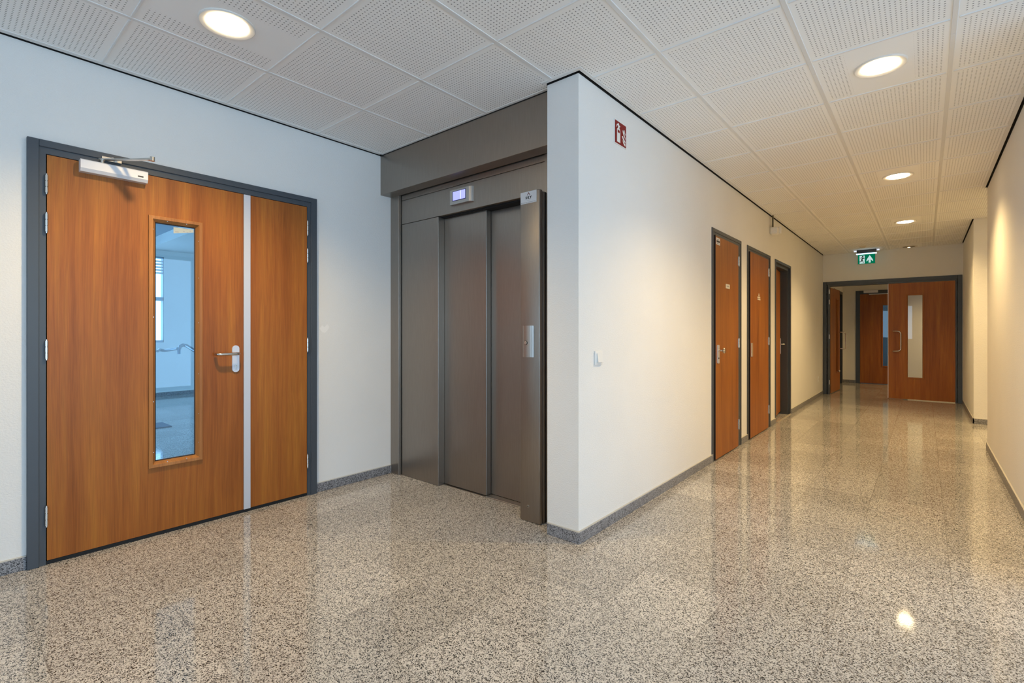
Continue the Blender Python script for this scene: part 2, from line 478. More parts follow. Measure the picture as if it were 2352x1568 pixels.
skirt('baseboard_vestibule', [(-1.5, -1.25, 14.085, 14.105), (-1.505, -1.488, YF+.13, 12.55), (-.7, 2., 14.085, 14.105)] if False else [(-1.5, -1.25, 14.085, 14.105)], 'dark skirting strip on the vestibule end wall')
skirt('baseboard_hall', [(-11.005, -10.98, -2.9, 6.0)], 'skirting of the pale wall seen through the door glass')

# ------------------------------------------------------------------ lamps
def downlight(x, y, label, lit, z=H, power=150., vis=True):
    t = thing('downlight', label, 'ceiling lamp', (x, y, z), group='round downlights in the tile ceiling')
    m = MB(); m.lathe((x, y, z), [(.121, .002), (.122, -.004), (.117, -.008), (.100, -.006), (.088, -.002), (.088, .004)])
    obj('trim_ring', m, RINGM, t, True)
    m = MB(); m.lathe((x, y, z), [(.0885, -.003), (.080, -.0085), (.06, -.012), (.03, -.0135), (0, -.014)])
    lens = obj('lens', m, LAMPM if lit else LAMPOFF, t, True)
    if not lit:
        m = MB(); m.lathe((x, y, z), [(.022, -.013), (.018, -.018), (0, -.019)], 16); obj('glow_spot', m, LAMPDIM, lens, True)
    if lit:
        l = bpy.data.lights.new('downlight_beam', 'SPOT'); l.energy = power; l.color = (1., .695, .31)
        l.spot_size = math.radians(136); l.spot_blend = .75; l.shadow_soft_size = .055
        o = bpy.data.objects.new('downlight_beam', l); COL.objects.link(o); o.parent = t; o.location = (0, 0, -.03)
    return t
downlight(*LAMPS[0], 'glowing round downlight over the lobby in front of the wooden double door', True)
downlight(*LAMPS[1], 'largest glowing round downlight in the corridor ceiling, the one nearest the viewer', True)
downlight(*LAMPS[2], 'second glowing round downlight along the corridor, behind the large near one', True)
downlight(*LAMPS[3], 'small third glowing round downlight along the corridor, in front of the exit sign', True)
downlight(*LAMPS[4], 'unlit round downlight right before the corridor end wall', False)
downlight(1.55, 7.95, 'downlight inside the side passage, hidden behind the right wall', True, power=150.)
downlight(.55, 12.9, 'downlight in the vestibule beyond the double door', True, z=2.6, power=130.)

# ------------------------------------------------------------------ fittings for doors
def hinge(parent, x, y, z0, z1, r=.0075, leafdir=None):
    m = MB(); L = (z1-z0)
    for k in range(3):
        a = z0+L*k/3; m.cyl((x, y, a+L/6), (0, 0, 1), r, L/3-.0025, 14, bev=.001)
    m.cyl((x, y, (z0+z1)/2), (0, 0, 1), r*.55, L+.012, 10)
    return obj('hinge', m, CHROME, parent, True)
def ring_frame(mb, axis, pl, a0, a1, z0, z1, prof):
    """picture-frame moulding with mitred corners round a0..a1 x z0..z1 (outer), profile = [(inset, height)], height along the axis normal"""
    t = bmesh.new(); loops = []
    for ins, hgt in prof:
        pts = [(a0+ins, z0+ins), (a1-ins, z0+ins), (a1-ins, z1-ins), (a0+ins, z1-ins)]
        loops.append([t.verts.new((pl+hgt, p, q) if axis == 'x' else (p, pl-hgt, q)) for p, q in pts])
    for A, B in zip(loops, loops[1:]):
        for k in range(4): t.faces.new((A[k], A[(k+1) % 4], B[(k+1) % 4], B[k]))
    bmesh.ops.recalc_face_normals(t, faces=t.faces[:])
    mb._merge(t)
def panel_with_hole(mb, axis, d0, d1, a0, a1, z0, z1, h=None):
    def bx(p, q, r, s):
        if axis == 'x': mb.box(d0, d1, p, q, r, s)
        else: mb.box(p, q, d0, d1, r, s)
    if h is None: bx(a0, a1, z0, z1); return
    ha, hb, hz, hw = h
    bx(a0, ha, z0, z1); bx(hb, a1, z0, z1); bx(ha, hb, z0, hz); bx(ha, hb, hw, z1)
def round_plate(mb, o, u, v, n, w_, h_, th, r=None, seg=8):
    r = r or w_/2
    pts = []
    for (cx, cy, a) in ((w_/2-r, h_/2-r, 0), (-w_/2+r, h_/2-r, PI/2), (-w_/2+r, -h_/2+r, PI), (w_/2-r, -h_/2+r, 1.5*PI)):
        for k in range(seg+1): pts.append((cx+r*math.cos(a+PI/2*k/seg), cy+r*math.sin(a+PI/2*k/seg)))
    mb.prism(pts, o, u, v, n, th)

# ------------------------------------------------------------------ door 1 : lobby double door
D1 = thing('door_1', 'large cherry wood double door with narrow tall window in blue grey frame', 'door', (-3.5, 1.09, 0), kind='structure')
fx, lx = -3.487, -3.492
m = MB()
for (a, b) in ((.317, .362), (1.826, 1.871)): m.box(XL-.2, fx, a, b, 0, 2.208, .002, 1)
m.box(XL-.2, fx, .362, 1.826, 2.172, 2.208, .002, 1)
for (a, b) in ((.361, .388), (1.798, 1.827)): m.box(XL-.19, fx-.010, a, b, 0, 2.175)
m.box(XL-.19, fx-.010, .388, 1.798, 2.139, 2.174)
# stop behind the leaves
for (a, b) in ((.388, .405), (1.782, 1.798)): m.box(XL-.19, lx-.046, a, b, 0, 2.14)
m.box(XL-.19, lx-.046, .405, 1.782, 2.12, 2.14)
obj('door_frame', m, FRAME, D1)
m = MB(); m.box(XL-.19, fx-.012, .389, 1.797, .0005, .019); 
obj('threshold_seal', m, BLACKM, D1)
m = MB(); m.box(lx-.045, lx-.006, .3885, 1.7975, .019, 2.1385)
WIN = (.845, 1.092, .428, 1.884)
m = MB(); panel_with_hole(m, 'x', lx-.04, lx, .392, 1.3525, .024, 2.134, WIN)
leaf = obj('active_leaf', m, WOOD, D1)
m = MB(); ring_frame(m, 'x', lx, .827, 1.108, .408, 1.900, [(0, -.001), (0, .011), (.003, .013), (.019, .012), (.036, -.014), (.040, -.020)])
mo = obj('window_moulding', m, MOULD, leaf)
m = MB(); ring_frame(m, 'x', lx, .862, 1.073, .443, 1.865, [(0, -.0195), (.0, -.012), (.0045, -.0125), (.0045, -.020)])
obj('glazing_gasket', m, BLACKM, leaf)
m = MB(); m.box(lx-.026, lx-.020, WIN[0], WIN[1], WIN[2], WIN[3])
gl = obj('glass_pane', m, GLASS, leaf)
m = MB(); m.prism([(.958, 1.815), (1.0655, 1.835), (1.0655, 1.874-.02), (.958, 1.853)], (lx-.0195, 0, 0), (0, 1, 0), (0, 0, 1), (1, 0, 0), .0006)
st = obj('glass_sticker', m, simple('pale paper sticker', (.40, .45, .44), .6), gl)
m = MB()
for (a, b, c, d) in ((.966, .985, 1.824, 1.828), (1.008, 1.018, 1.832, 1.836), (1.022, 1.036, 1.848, 1.851), (1.028, 1.034, 1.829, 1.833), (1.012, 1.016, 1.846, 1.850), (1.044, 1.05, 1.838, 1.844)):
    m.box(lx-.0189, lx-.0186, a, b, c, d)
obj('sticker_print', m, INKGREY, gl)
for (a, b) in [(.849, z) for z in (.50, .80, 1.30, 1.82)] + [(1.087, z) for z in (.52, .70, .95, 1.27, 1.55, 1.78)] + [(.92, 1.877), (1.02, 1.877), (.92, .432), (1.02, .432)]:
    m = MB(); m.cyl((lx+.004, a, b), (1, 0, 0), .0032, .006, 10); obj('screw', m, CHROME, mo, True)
m = MB(); m.box(lx-.02, lx+.005, 1.354, 1.3965, .022, 2.134, .0015, 1)
obj('meeting_strip', m, ALU, leaf)
m = MB(); panel_with_hole(m, 'x', lx-.04, lx, 1.3975, 1.793, .024, 2.134)
leaf2 = obj('fixed_leaf', m, WOOD, D1)
for z0, z1 in ((1.933, 2.028), (1.731, 1.828), (1.072, 1.167), (.206, .305)): hinge(D1, lx+.006, .3895, z0, z1)
for z0, z1 in ((1.925, 2.029), (1.727, 1.823), (1.067, 1.164), (.211, .307)): hinge(D1, lx+.006, 1.7965, z0, z1)
# dark recess pockets behind the left hinges
m = MB()
# lever handle
hp = MB(); round_plate(hp, (lx, 1.3025, 1.035), (0, 1, 0), (0, 0, 1), (1, 0, 0), .044, .176, .008, .0215)
plate = obj('handle_plate', hp, PLATE, leaf)
yz, hz = 1.309, 1.069
path = [(lx+.006, yz, hz), (lx+.035, yz, hz)] + [tuple(q) for q in arc((lx+.035, yz-.02, hz), (0, 1, 0), (1, 0, 0), .02, 0, PI/2, 6)][1:] + \
       [(lx+.055, yz-.06, hz), (lx+.055, yz-.105, hz)] + [tuple(q) for q in arc((lx+.035, yz-.110, hz), (1, 0, 0), (0, -1, 0), .02, 0, PI/2, 6)] + [(lx+.016, yz-.130, hz)]
m = MB(); m.tube(path, .0095, 16); obj('lever', m, CHROME, plate, True)
m = MB(); m.cyl((lx+.010, 1.303, .988), (1, 0, 0), .0085, .006, 16); m.box(lx+.008, lx+.012, 1.300, 1.306, .962, .984, .001, 1)
obj('lock_cylinder', m, CHROME, plate, True)
m = MB(); m.box(lx+.0128, lx+.0135, 1.302, 1.304, .984, .993); obj('keyhole', m, INK, plate)
# door closer
m = MB(); m.prism([(-3.492, 2.075), (-3.452, 2.075), (-3.443, 2.092), (-3.443, 2.134), (-3.447, 2.139), (-3.492, 2.139)], (0, .517, 0), (1, 0, 0), (0, 0, 1), (0, 1, 0), .297)
clo = obj('door_closer', m, SILVER, leaf)
m = MB(); m.box(-3.4435, -3.4425, .766, .792, 2.100, 2.108); obj('closer_badge', m, DARKP, clo)
m = MB(); m.cyl((-3.467, .612, 2.149), (0, 0, 1), .010, .024, 16); m.cyl((-3.467, .612, 2.160), (0, 0, 1), .013, .008, 16)
obj('closer_spindle', m, CHROME, clo, True)
def bar(mb, a, b, wd, th):
    a, b = Vector(a), Vector(b); d = (b-a).normalized(); s = Vector((0, 0, 1)).cross(d).normalized(); n = d.cross(s)
    mb.prism([(0, -wd/2), ((b-a).length, -wd/2), ((b-a).length, wd/2), (0, wd/2)], a-n*th/2, d, s, n, th)
m = MB(); bar(m, (-3.475, .604, 2.162), (-3.245, .790, 2.158), .022, .006); bar(m, (-3.250, .790, 2.166), (-3.484, .665, 2.176), .014, .006)
m.cyl((-3.250, .788, 2.163), (0, 0, 1), .012, .022, 16)
m.cyl((-3.484, .66, 2.178), (0, 0, 1), .009, .02, 12); m.box(-3.492, -3.479, .612, .70, 2.164, 2.186, .001, 1)
obj('closer_arm', m, CHROME, clo, True)

# ------------------------------------------------------------------ elevator
EL = thing('elevator', 'brushed steel lift entrance with telescopic doors and call column beside the white pier', 'elevator', (-2.62, 2.6, 0))
m = MB(); m.box(XL, XP, 2.45, 2.56, 2.364, 2.705, .0015, 1); obj('header', m, STEEL, EL)
m = MB(); m.box(XL-.02, -3.402, 2.553, 2.60, 0, 2.45, .002, 1); m.box(-3.404, -3.394, 2.566, 2.60, 0, 2.45)
obj('jamb', m, STEEL, EL)
m = MB(); m.box(XP-.15, XP+.02, 2.566, 2.66, 0, 2.45); obj('jamb', m, STEEL, EL)
m = MB(); m.box(-3.40, -1.75, 2.585, 2.62, .001, 2.6); m.box(-3.40, -1.74, 2.60, 2.74, 2.125, 2.6); obj('backing', m, GAPM, EL) if False else m.bm.free()
m = MB(); m.box(-3.388, XP-.03, 2.574, 2.62, 2.322, 2.45, .0015, 1); obj('upper_transom', m, STEEL, EL)
m = MB(); m.box(-3.388, XP-.03, 2.574, 2.70, 2.121, 2.3185, .0015, 1); tr = obj('transom', m, STEEL, EL)
m = MB(); m.box(-3.396, XP, 2.61, 2.76, 2.11, 2.5); m.box(XL, XP+.02, 2.75, 2.77, 0, 2.6); m.box(-3.396, -3.386, 2.584, 2.76, 0, 2.45); obj('dark_cavity', m, GAPM, EL)
m = MB(); m.box(-3.384, -2.925, 2.574, 2.655, .002, 2.1175, .002, 1); obj('side_panel', m, STEEL, EL)
m = MB(); m.box(-2.924, -2.471, 2.640, 2.691, .006, 2.114, .002, 1); obj('door_panel', m, STEEL, EL)
m = MB(); m.box(-2.480, -1.80, 2.694, 2.724, .006, 2.118, .002, 1); obj('door_panel', m, STEEL, EL)
m = MB(); m.box(-2.924, -1.9, 2.622, 2.668, -.01, .0015) ; m.box(-2.47, -1.9, 2.630, 2.690, -.01, .004, .001, 1); obj('door_sill', m, STEELL, EL)
# indicator
m = MB()
pts = [(0, 0)]+[(0, -.022), (.003, -.025)]+[(.185+.045*math.sin(a), -.022*math.cos(a)-.003) for a in [k*PI/2/8 for k in range(9)]]+[(.2325, 0)]
m.prism([(p, q) for p, q in pts], (-2.767, 2.574, 2.174), (1, 0, 0), (0, 1, 0), (0, 0, 1), .110)
ind = obj('floor_indicator', m, STEELL, EL, True)
m = MB(); m.box(-2.736, -2.594, 2.5475, 2.5492, 2.198, 2.272); sc_ = obj('screen_bezel', m, simple('indigo bezel', (.03, .025, .12), .3), ind)
m = MB(); m.box(-2.730, -2.598, 2.5466, 2.5476, 2.203, 2.268); obj('screen', m, LCD, ind)
m = MB(); m.box(-2.652, -2.643, 2.5460, 2.5467, 2.204, 2.267); obj('screen_bar', m, LCDL, ind)
# call column
m = MB(); m.box(-2.003, -1.844, 2.460, 2.490, .001, 2.110, .007, 3); colm = obj('call_column', m, STEEL, EL, True)
m = MB(); m.box(-1.990, -1.842, 2.494, 2.575, .001, 2.100, .001, 1); m.box(-1.99, -1.85, 2.485, 2.50, .002, 2.098); obj('column_casing', m, STEEL, EL)
m = MB(); m.box(-1.8425, -1.8405, 2.512, 2.520, .002, 2.098); obj('casing_groove', m, GAPM, EL)
m = MB(); m.box(-1.998, -1.869, 2.4590, 2.4602, 2.033, 2.108); lab = obj('maker_label', m, LABELM, EL)
def text(body, x, z, size, y, mat, parent, bold=0., sp=1., name='lettering', rz=0., align='CENTER'):
    c = bpy.data.curves.new(name, 'FONT'); c.body = body; c.size = size; c.align_x = align; c.align_y = 'CENTER'; c.extrude = .0002; c.offset = bold; c.space_character = sp
    o = bpy.data.objects.new(name, c); COL.objects.link(o)
    bpy.context.view_layer.update()
    dg = bpy.context.evaluated_depsgraph_get(); me = bpy.data.meshes.new_from_object(o.evaluated_get(dg)); bpy.data.objects.remove(o)
    me.transform(Matrix.Translation(Vector((x, y, z))) @ Matrix.Rotation(rz, 4, 'Z') @ Matrix.Rotation(PI/2, 4, 'X'))
    r = parent
    while r.parent: r = r.parent
    me.transform(Matrix.Translation(-Vector(r.location)))
    me.name = name; me.materials.clear(); me.materials.append(mat)
    o = bpy.data.objects.new(name, me); COL.objects.link(o); o.parent = parent; return o
text('SKY', -1.9325, 2.0685, .0215, 2.4586, INK, lab, .0012, 1.45)
text('LIFT', -1.931, 2.0515, .0085, 2.4586, INKGREY, lab, .0, 1.9)
m = MB(); m.prism([(-.0125, 0), (-.0085, 0), (0, .0115), (.0085, 0), (.0125, 0), (.002, .017), (-.002, .017)], (-1.9325, 2.4588, 2.0845), (1, 0, 0), (0, 0, 1), (0, -1, 0), .0004)
obj('roof_logo', m, INKRED, lab)
m = MB()
x = -1.993
for k in range(26):
    wd = random.uniform(.002, .005)
    if k != 12: m.box(x, x+wd, 2.4584, 2.4590, 2.0385, 2.0410)
    x += wd+.0011
    if x > -1.878: break
obj('fine_print', m, INKGREY, lab)
# call plate (domed) and button
m = MB(); pts = []
for k in range(13):
    a = -1+2*k/12; pts.append((a*.0435, -.006-.014*math.sqrt(max(0, 1-a*a))))
m.prism([(-.0435, 0)]+pts+[(.0435, 0)], (-1.9325, 2.460, 1.052), (1, 0, 0), (0, 1, 0), (0, 0, 1), .200)
cp = obj('call_plate', m, simple('satin call plate', (.46, .43, .40), .36, 1.), colm, True)
m = MB(); m.cyl((-1.9405, 2.4405, 1.143), (0, 1, 0), .0145, .006, 24, bev=.001); obj('button_ring', m, DARKP, cp, True)
m = MB(); m.cyl((-1.9405, 2.437, 1.143), (0, 1, 0), .0122, .004, 24, bev=.001); m.cyl((-1.9405, 2.436, 1.143), (0, 1, 0), .0095, .004, 24, bev=.001)
obj('call_button', m, CHROME, cp, True)
m = MB(); m.cyl((-1.937, 2.4592, .1), (0, 1, 0), .0085, .003, 20, bev=.0007); k_ = obj('key_switch', m, CHROME, colm, True)
m = MB(); m.cyl((-1.937, 2.4572, .1), (0, 1, 0), .0042, .0015, 16); obj('key_slot', m, INK, k_)

# ------------------------------------------------------------------ corridor doors (left wall)
def frame_x(parent, y0, y1, zt, face, lo=(.045, .02), ro=(.036, .10), top=(.036, .036), step=.005):
    """lo/ro/top: widths of the outer band and of the recessed inner band"""
    m = MB(); a, b, c = lo[0], ro[0], top[0]
    m.box(XP-.002, face, y0, y0+a, 0, zt, .002, 1); m.box(XP-.002, face, y1-b, y1, 0, zt, .002, 1)
    m.box(XP-.002, face, y0+a, y1-b, zt-c, zt, .002, 1)
    m.box(XP-.001, face-step, y0+a, y0+a+lo[1], 0, zt-c); m.box(XP-.001, face-step, y1-b-ro[1], y1-b, 0, zt-c)
    m.box(XP-.001, face-step, y0+a+lo[1], y1-b-ro[1], zt-c-top[1], zt-c)
    return obj('door_frame', m, FRAME, parent)
def doorleaf_x(parent, y0, y1, z0, z1, face, th=.04, gap=.0):
    m = MB(); m.box(face-th, face, y0, y1, z0, z1, .0015, 1)
    return obj('door_leaf', m, WOOD, parent)
CF = -1.507          # frame face
# --- door 2
D2 = thing('door_2', 'wooden corridor door nearest the lift with a knob plate and a small white sticker on top', 'door', (CF, 5.16, 0), kind='structure')
frame_x(D2, 4.675, 5.626, 2.185, CF)
LF = -1.497
lf = doorleaf_x(D2, 4.740, 5.470, .012, 2.115, LF)
m = MB(); m.box(LF-.036, LF-.0005, 4.7325, 4.7402, .012, 2.12); obj('edge_shade', m, EDGE, lf)  # dark strip painted in for the shaded near edge of the leaf
for z0, z1 in ((1.906, 1.999), (1.048, 1.141), (.19, .292)):
    hinge(D2, LF+.004, 5.482, z0, z1); m = MB(); m.box(LF, LF+.002, 5.450, 5.474, z0, z1); obj('hinge_plate', m, CHROME, D2)
hp = MB(); round_plate(hp, (LF, 4.800, 1.0), (0, 1, 0), (0, 0, 1), (1, 0, 0), .050, .175, .009, .012); pl = obj('knob_plate', hp, PLATE, lf)
m = MB(); m.cyl((LF+.028, 4.800, 1.035), (1, 0, 0), .009, .04, 16); m.lathe((0, 0, 0), [(0, 0), (.010, 0), (.026, .008), (.027, .014), (.02, .022), (0, .024)], 24)
vs = [v for v in m.bm.verts if abs(v.co.x) < .05 and abs(v.co.y) < .05]
bmesh.ops.transform(m.bm, matrix=Matrix.Translation((LF+.045, 4.800, 1.035)) @ Matrix.Rotation(PI/2, 4, 'Y'), verts=vs)
obj('knob', m, CHROME, pl, True)
m = MB(); m.cyl((LF+.010, 4.800, .962), (1, 0, 0), .008, .004, 14); obj('keyhole', m, INK, pl)
m = MB(); m.box(CF-.004, CF+.001, 4.708, 4.722, .90, 1.13); sp = obj('strike_plate', m, FRAME, D2); m = MB(); m.box(CF, CF+.0018, 4.711, 4.720, .985, 1.02); obj('strike_catch', m, CHROME, sp)
m = MB(); m.box(LF, LF+.0008, 4.755, 4.865, 2.035, 2.10); sk = obj('sticker', m, SIGNW, lf)
m = MB(); m.box(LF+.0006, LF+.0013, 4.765, 4.855, 2.057, 2.075); m.box(LF+.0006, LF+.0012, 4.775, 4.835, 2.083, 2.086); m.box(LF+.0006, LF+.0012, 4.775, 4.845, 2.045, 2.048); obj('sticker_print', m, INK, sk)
m = MB(); m.box(LF, LF+.002, 5.040, 5.170, 1.640, 1.684, .0008, 1); npt = obj('name_plate', m, CREAMP, lf)
m = MB()
for k in range(5): m.box(LF+.0018, LF+.0024, 5.070+.014*k, 5.079+.014*k, 1.657, 1.668)
obj('plate_print', m, INKGREY, npt)
# --- door 3
D3 = thing('door_3', 'middle wooden corridor door with a pale pictogram and upright pull plate', 'door', (CF, 6.4, 0), kind='structure')
frame_x(D3, 5.860, 6.930, 2.180, CF)
lf = doorleaf_x(D3, 5.935, 6.765, .012, 2.115, LF)
m = MB(); m.box(LF-.036, LF-.0005, 5.927, 5.9352, .012, 2.115); obj('edge_shade', m, EDGE, lf)  # same painted shade strip on this leaf's near edge
for z0, z1 in ((1.906, 1.999), (1.048, 1.141), (.19, .292)):
    hinge(D3, LF+.004, 6.777, z0, z1); m = MB(); m.box(LF, LF+.002, 6.745, 6.770, z0, z1); obj('hinge_plate', m, CHROME, D3)
m = MB(); m.box(LF, LF+.008, 5.950, 6.015, .93, 1.085, .003, 2); obj('pull_plate', m, simple('pale brass plate', (.62, .50, .38), .35, .6), lf)
m = MB()
m.prism([(-.026, 0), (.026, 0), (.006, .034), (-.006, .034)], (LF, 6.30, 1.630), (0, 1, 0), (0, 0, 1), (1, 0, 0), .002)
for dy in (-.066, -.022, .022):
    m.box(LF, LF+.002, 6.30+dy, 6.30+dy+.040, 1.607, 1.625); m.box(LF, LF+.002, 6.30+dy+.008, 6.30+dy+.044, 1.585, 1.601)
obj('toilet_pictogram', m, CREAMP, lf)
m = MB(); m.box(CF-.004, CF+.001, 5.895, 5.91, .93, 1.13); obj('strike_plate', m, FRAME, D3)
# --- door 4, ajar into a dark room
D4 = thing('door_4', 'third wooden corridor door standing ajar into a dark room', 'door', (CF, 7.7, 0), kind='structure')
frame_x(D4, 7.190, 8.185, 2.175, CF, lo=(.045, .02), ro=(.045, .04), step=.03)
ang = math.radians(5.5)
Rm = Matrix.Translation((-1.555, 7.29, 0)) @ Matrix.Rotation(ang, 4, 'Z')
m = MB(); m.M = Rm; m.box(-.04, 0, 0, .86, .035, 2.09, .0015, 1); lf = obj('door_leaf', m, WOOD, D4)
m = MB(); m.M = Rm; m.box(-.039, .001, .858, .8615, .90, 1.10); obj('lock_face', m, CHROME, lf)
m = MB(); m.M = Rm; round_plate(m, (0, .822, 1.0), (0, 1, 0), (0, 0, 1), (1, 0, 0), .05, .24, .009, .024); pl = obj('handle_plate', m, PLATE, lf)
m = MB(); m.M = Rm; m.tube([(.005, .825, 1.03), (.05, .825, 1.03), (.06, .81, 1.03), (.062, .72, 1.03), (.05, .705, 1.03), (.02, .70, 1.03)], .0095, 14); obj('lever', m, CHROME, pl, True)
m = MB(); m.box(-1.512, -1.498, 7.28, 8.14, .0005, .010); obj('threshold', m, simple('brass threshold', (.55, .50, .42), .4, .3), D4)
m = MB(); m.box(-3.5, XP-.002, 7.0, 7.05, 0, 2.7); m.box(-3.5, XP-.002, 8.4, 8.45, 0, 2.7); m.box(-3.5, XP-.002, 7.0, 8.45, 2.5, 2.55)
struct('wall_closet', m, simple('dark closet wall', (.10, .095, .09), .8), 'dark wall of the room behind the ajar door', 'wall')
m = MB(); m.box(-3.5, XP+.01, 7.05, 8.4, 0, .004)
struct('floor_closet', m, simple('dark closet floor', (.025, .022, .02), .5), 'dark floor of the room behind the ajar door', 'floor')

# ------------------------------------------------------------------ end double door (door 5)
D5 = thing('door_5', 'dark double door at the corridor end with one leaf standing open', 'door', (-.5, YF, 0), kind='structure')
m = MB(); ff = YF-.012
for (a, b) in ((-1.512, -1.452), (.426, .486)): m.box(a, b, ff, YF+.13, 0, 2.172, .002, 1)
m.box(-1.452, .426, ff, YF+.13, 2.112, 2.172, .002, 1)
for (a, b) in ((-1.455, -1.405), (.400, .430)): m.box(a, b, ff+.012, YF+.125, 0, 2.12)
m.box(-1.405, .400, ff+.012, YF+.125, 2.082, 2.12)
obj('door_frame', m, FRAME, D5)
lo, hi = ff+.004, ff+.044
W5 = (-.236, -.022, .395, 1.860)
m = MB(); panel_with_hole(m, 'y', lo, hi, -.503, .398, .014, 2.078, W5); lf = obj('closed_leaf', m, WOOD, D5)
m = MB(); ring_frame(m, 'y', lo, -.250, -.008, .380, 1.875, [(0, -.001), (0, .010), (.004, .012), (.014, .011), (.022, -.014)]); obj('window_moulding', m, WOOD, lf)
m = MB(); m.box(W5[0], W5[1], lo+.016, lo+.022, W5[2], W5[3]); obj('glass_pane', m, GLASSC, lf)
m = MB(); m.box(-.511, -.5025, lo-.003, hi+.003, .014, 2.078); obj('meeting_strip', m, ALU, lf)
m = MB(); m.tube([(-.438, lo, 1.222), (-.432, lo-.035, 1.222)] + [(-.40, lo-.05, 1.222), (-.372, lo-.055, 1.22)] + [(-.372+.048*math.sin(a), lo-.058, 1.172+.048*math.cos(a)) for a in [k*PI/2/6 for k in range(7)]] +
               [(-.372+.048*math.cos(a), lo-.058, .912-.048*math.sin(a)) for a in [k*PI/2/6 for k in range(7)]] + [(-.40, lo-.05, .862), (-.432, lo-.035, .862), (-.438, lo, .862)], .0105, 12)
obj('pull_handle', m, CHROME, lf, True)
# open leaf, folded back into the vestibule
a0, a1 = Vector((-1.396, 11.30, 0)), Vector((-1.351, 12.205, 0))
d = (a1-a0).normalized()
Rm = Matrix.Translation(a0) @ Matrix.Rotation(math.atan2(d.y, d.x), 4, 'Z')     # local x along the leaf, local -y faces the corridor axis
m = MB(); m.M = Rm; panel_with_hole(m, 'y', 0, .04, 0, .90, .014, 2.066, (.50, .70, .40, 1.86)); lf = obj('open_leaf', m, WOOD, D5)
m = MB(); m.M = Rm; ring_frame(m, 'y', 0, .48, .72, .38, 1.88, [(0, -.001), (0, .010), (.004, .012), (.014, .011), (.022, -.014)]); obj('window_moulding', m, WOOD, lf)
m = MB(); m.M = Rm; m.box(.50, .70, .016, .022, .40, 1.86); obj('glass_pane', m, GLASSC, lf)
m = MB(); m.M = Rm; m.tube([(.84, 0, 1.2), (.84, -.09, 1.2), (.85, -.105, 1.19), (.855, -.11, 1.15), (.855, -.11, .91), (.85, -.105, .87), (.84, -.09, .86), (.84, 0, .86)], .0105, 12); obj('pull_handle', m, CHROME, lf, True)
m = MB(); m.M = Rm; m.lathe((.62, -.035, .41), [(0, -.02), (.015, -.018), (.02, 0), (.015, .018), (0, .02)], 16); m.cyl((.62, -.012, .41), (0, 1, 0), .006, .03, 10); obj('door_stop', m, CHROME, lf, True)
for z0, z1 in ((1.94, 2.03), (1.74, 1.83), (1.07, 1.16), (.19, .28)):
    m = MB(); m.box(-1.418, -1.398, 11.193, 11.215, z0, z1, .003, 1); obj('hinge', m, CHROME, D5)

# vestibule end door
D6 = thing('door_6', 'dark wooden door at the back of the vestibule with a bluish window', 'door', (-.3, 14.1, 0), kind='structure')
m = MB(); ff6 = 14.088
for (a, b) in ((-1.245, -1.165), (-.372, -.292)): m.box(a, b, ff6, 14.22, 0, 2.172, .002, 1)
m.box(-1.165, -.372, ff6, 14.22, 2.09, 2.172, .002, 1); obj('door_frame', m, FRAME, D6)
W6 = (-.735, -.50, .425, 1.815)
m = MB(); panel_with_hole(m, 'y', ff6+.01, ff6+.05, -1.163, -.374, .012, 2.088, W6); lf = obj('door_leaf', m, WOOD, D6)
m = MB(); ring_frame(m, 'y', ff6+.01, -.758, -.478, .402, 1.838, [(0, -.001), (0, .010), (.004, .012), (.016, .011), (.024, -.014)]); obj('window_moulding', m, WOOD, lf)
m = MB(); m.box(W6[0], W6[1], ff6+.026, ff6+.032, W6[2], W6[3]); obj('glass_pane', m, GLASS, lf)
m = MB(); m.box(-1.09, -.82, ff6-.05, ff6, 2.112, 2.172, .004, 2); clo = obj('door_closer', m, SILVER, D6)
m = MB(); m.box(-.99, -.48, ff6-.028, ff6-.010, 2.070, 2.088, .002, 1); obj('closer_rail', m, SILVER, clo)
# dark door in the vestibule's left wall
D7 = thing('door_7', 'dark door frame in the left vestibule wall behind the open leaf', 'door', (-1.5, 13.2, 0), kind='structure')
m = MB()
for (a, b) in ((12.55, 12.62), (13.83, 13.915)): m.box(-1.70, -1.482, a, b, 0, 2.14, .002, 1)
m.box(-1.70, -1.482, 12.62, 13.83, 2.07, 2.14, .002, 1); obj('door_frame', m, FRAME, D7)
m = MB(); m.box(-1.62, -1.58, 12.62, 13.83, .01, 2.07); obj('door_leaf', m, FRAME, D7)

# ------------------------------------------------------------------ wall fittings
SG = thing('fire_extinguisher_sign', 'red square fire extinguisher sign with white symbols high on the pier wall', 'sign', (XC, 2.89, 2.495))
m = MB(); m.box(XC, XC+.004, 2.808, 2.970, 2.418, 2.574, .0006, 1); obj('sign_border', m, SIGNW, SG)
m = MB(); m.box(XC+.003, XC+.005, 2.814, 2.964, 2.424, 2.568); fc = obj('sign_face', m, RED, SG)
def sg(pts, name, mat, lift=.005):
    m = MB(); m.prism([(2.814+p*.150, 2.424+q*.144) for p, q in pts], (XC+lift, 0, 0), (0, 1, 0), (0, 0, 1), (1, 0, 0), .0006); return m
m = sg([(.17, .08), (.46, .08), (.46, .60), (.44, .66), (.38, .71), (.38, .76), (.45, .80), (.45, .83), (.37, .84), (.33, .93), (.24, .90), (.15, .84), (.11, .72), (.15, .72), (.19, .80), (.25, .83), (.26, .76), (.26, .72), (.19, .66), (.17, .60)], 'e', SIGNW)
ex = obj('extinguisher_symbol', m, SIGNW, fc)
m = sg([(.22, .50), (.41, .50), (.41, .62), (.22, .62)], 'b', RED, .0054); obj('symbol_band', m, RED, ex)
def flame(pts): return sg(pts, 'f', SIGNW)
m = flame([(.66, .74), (.70, .62), (.78, .50), (.90, .42), (.93, .34), (.93, .44), (.84, .56), (.79, .66), (.77, .78), (.73, .68)])
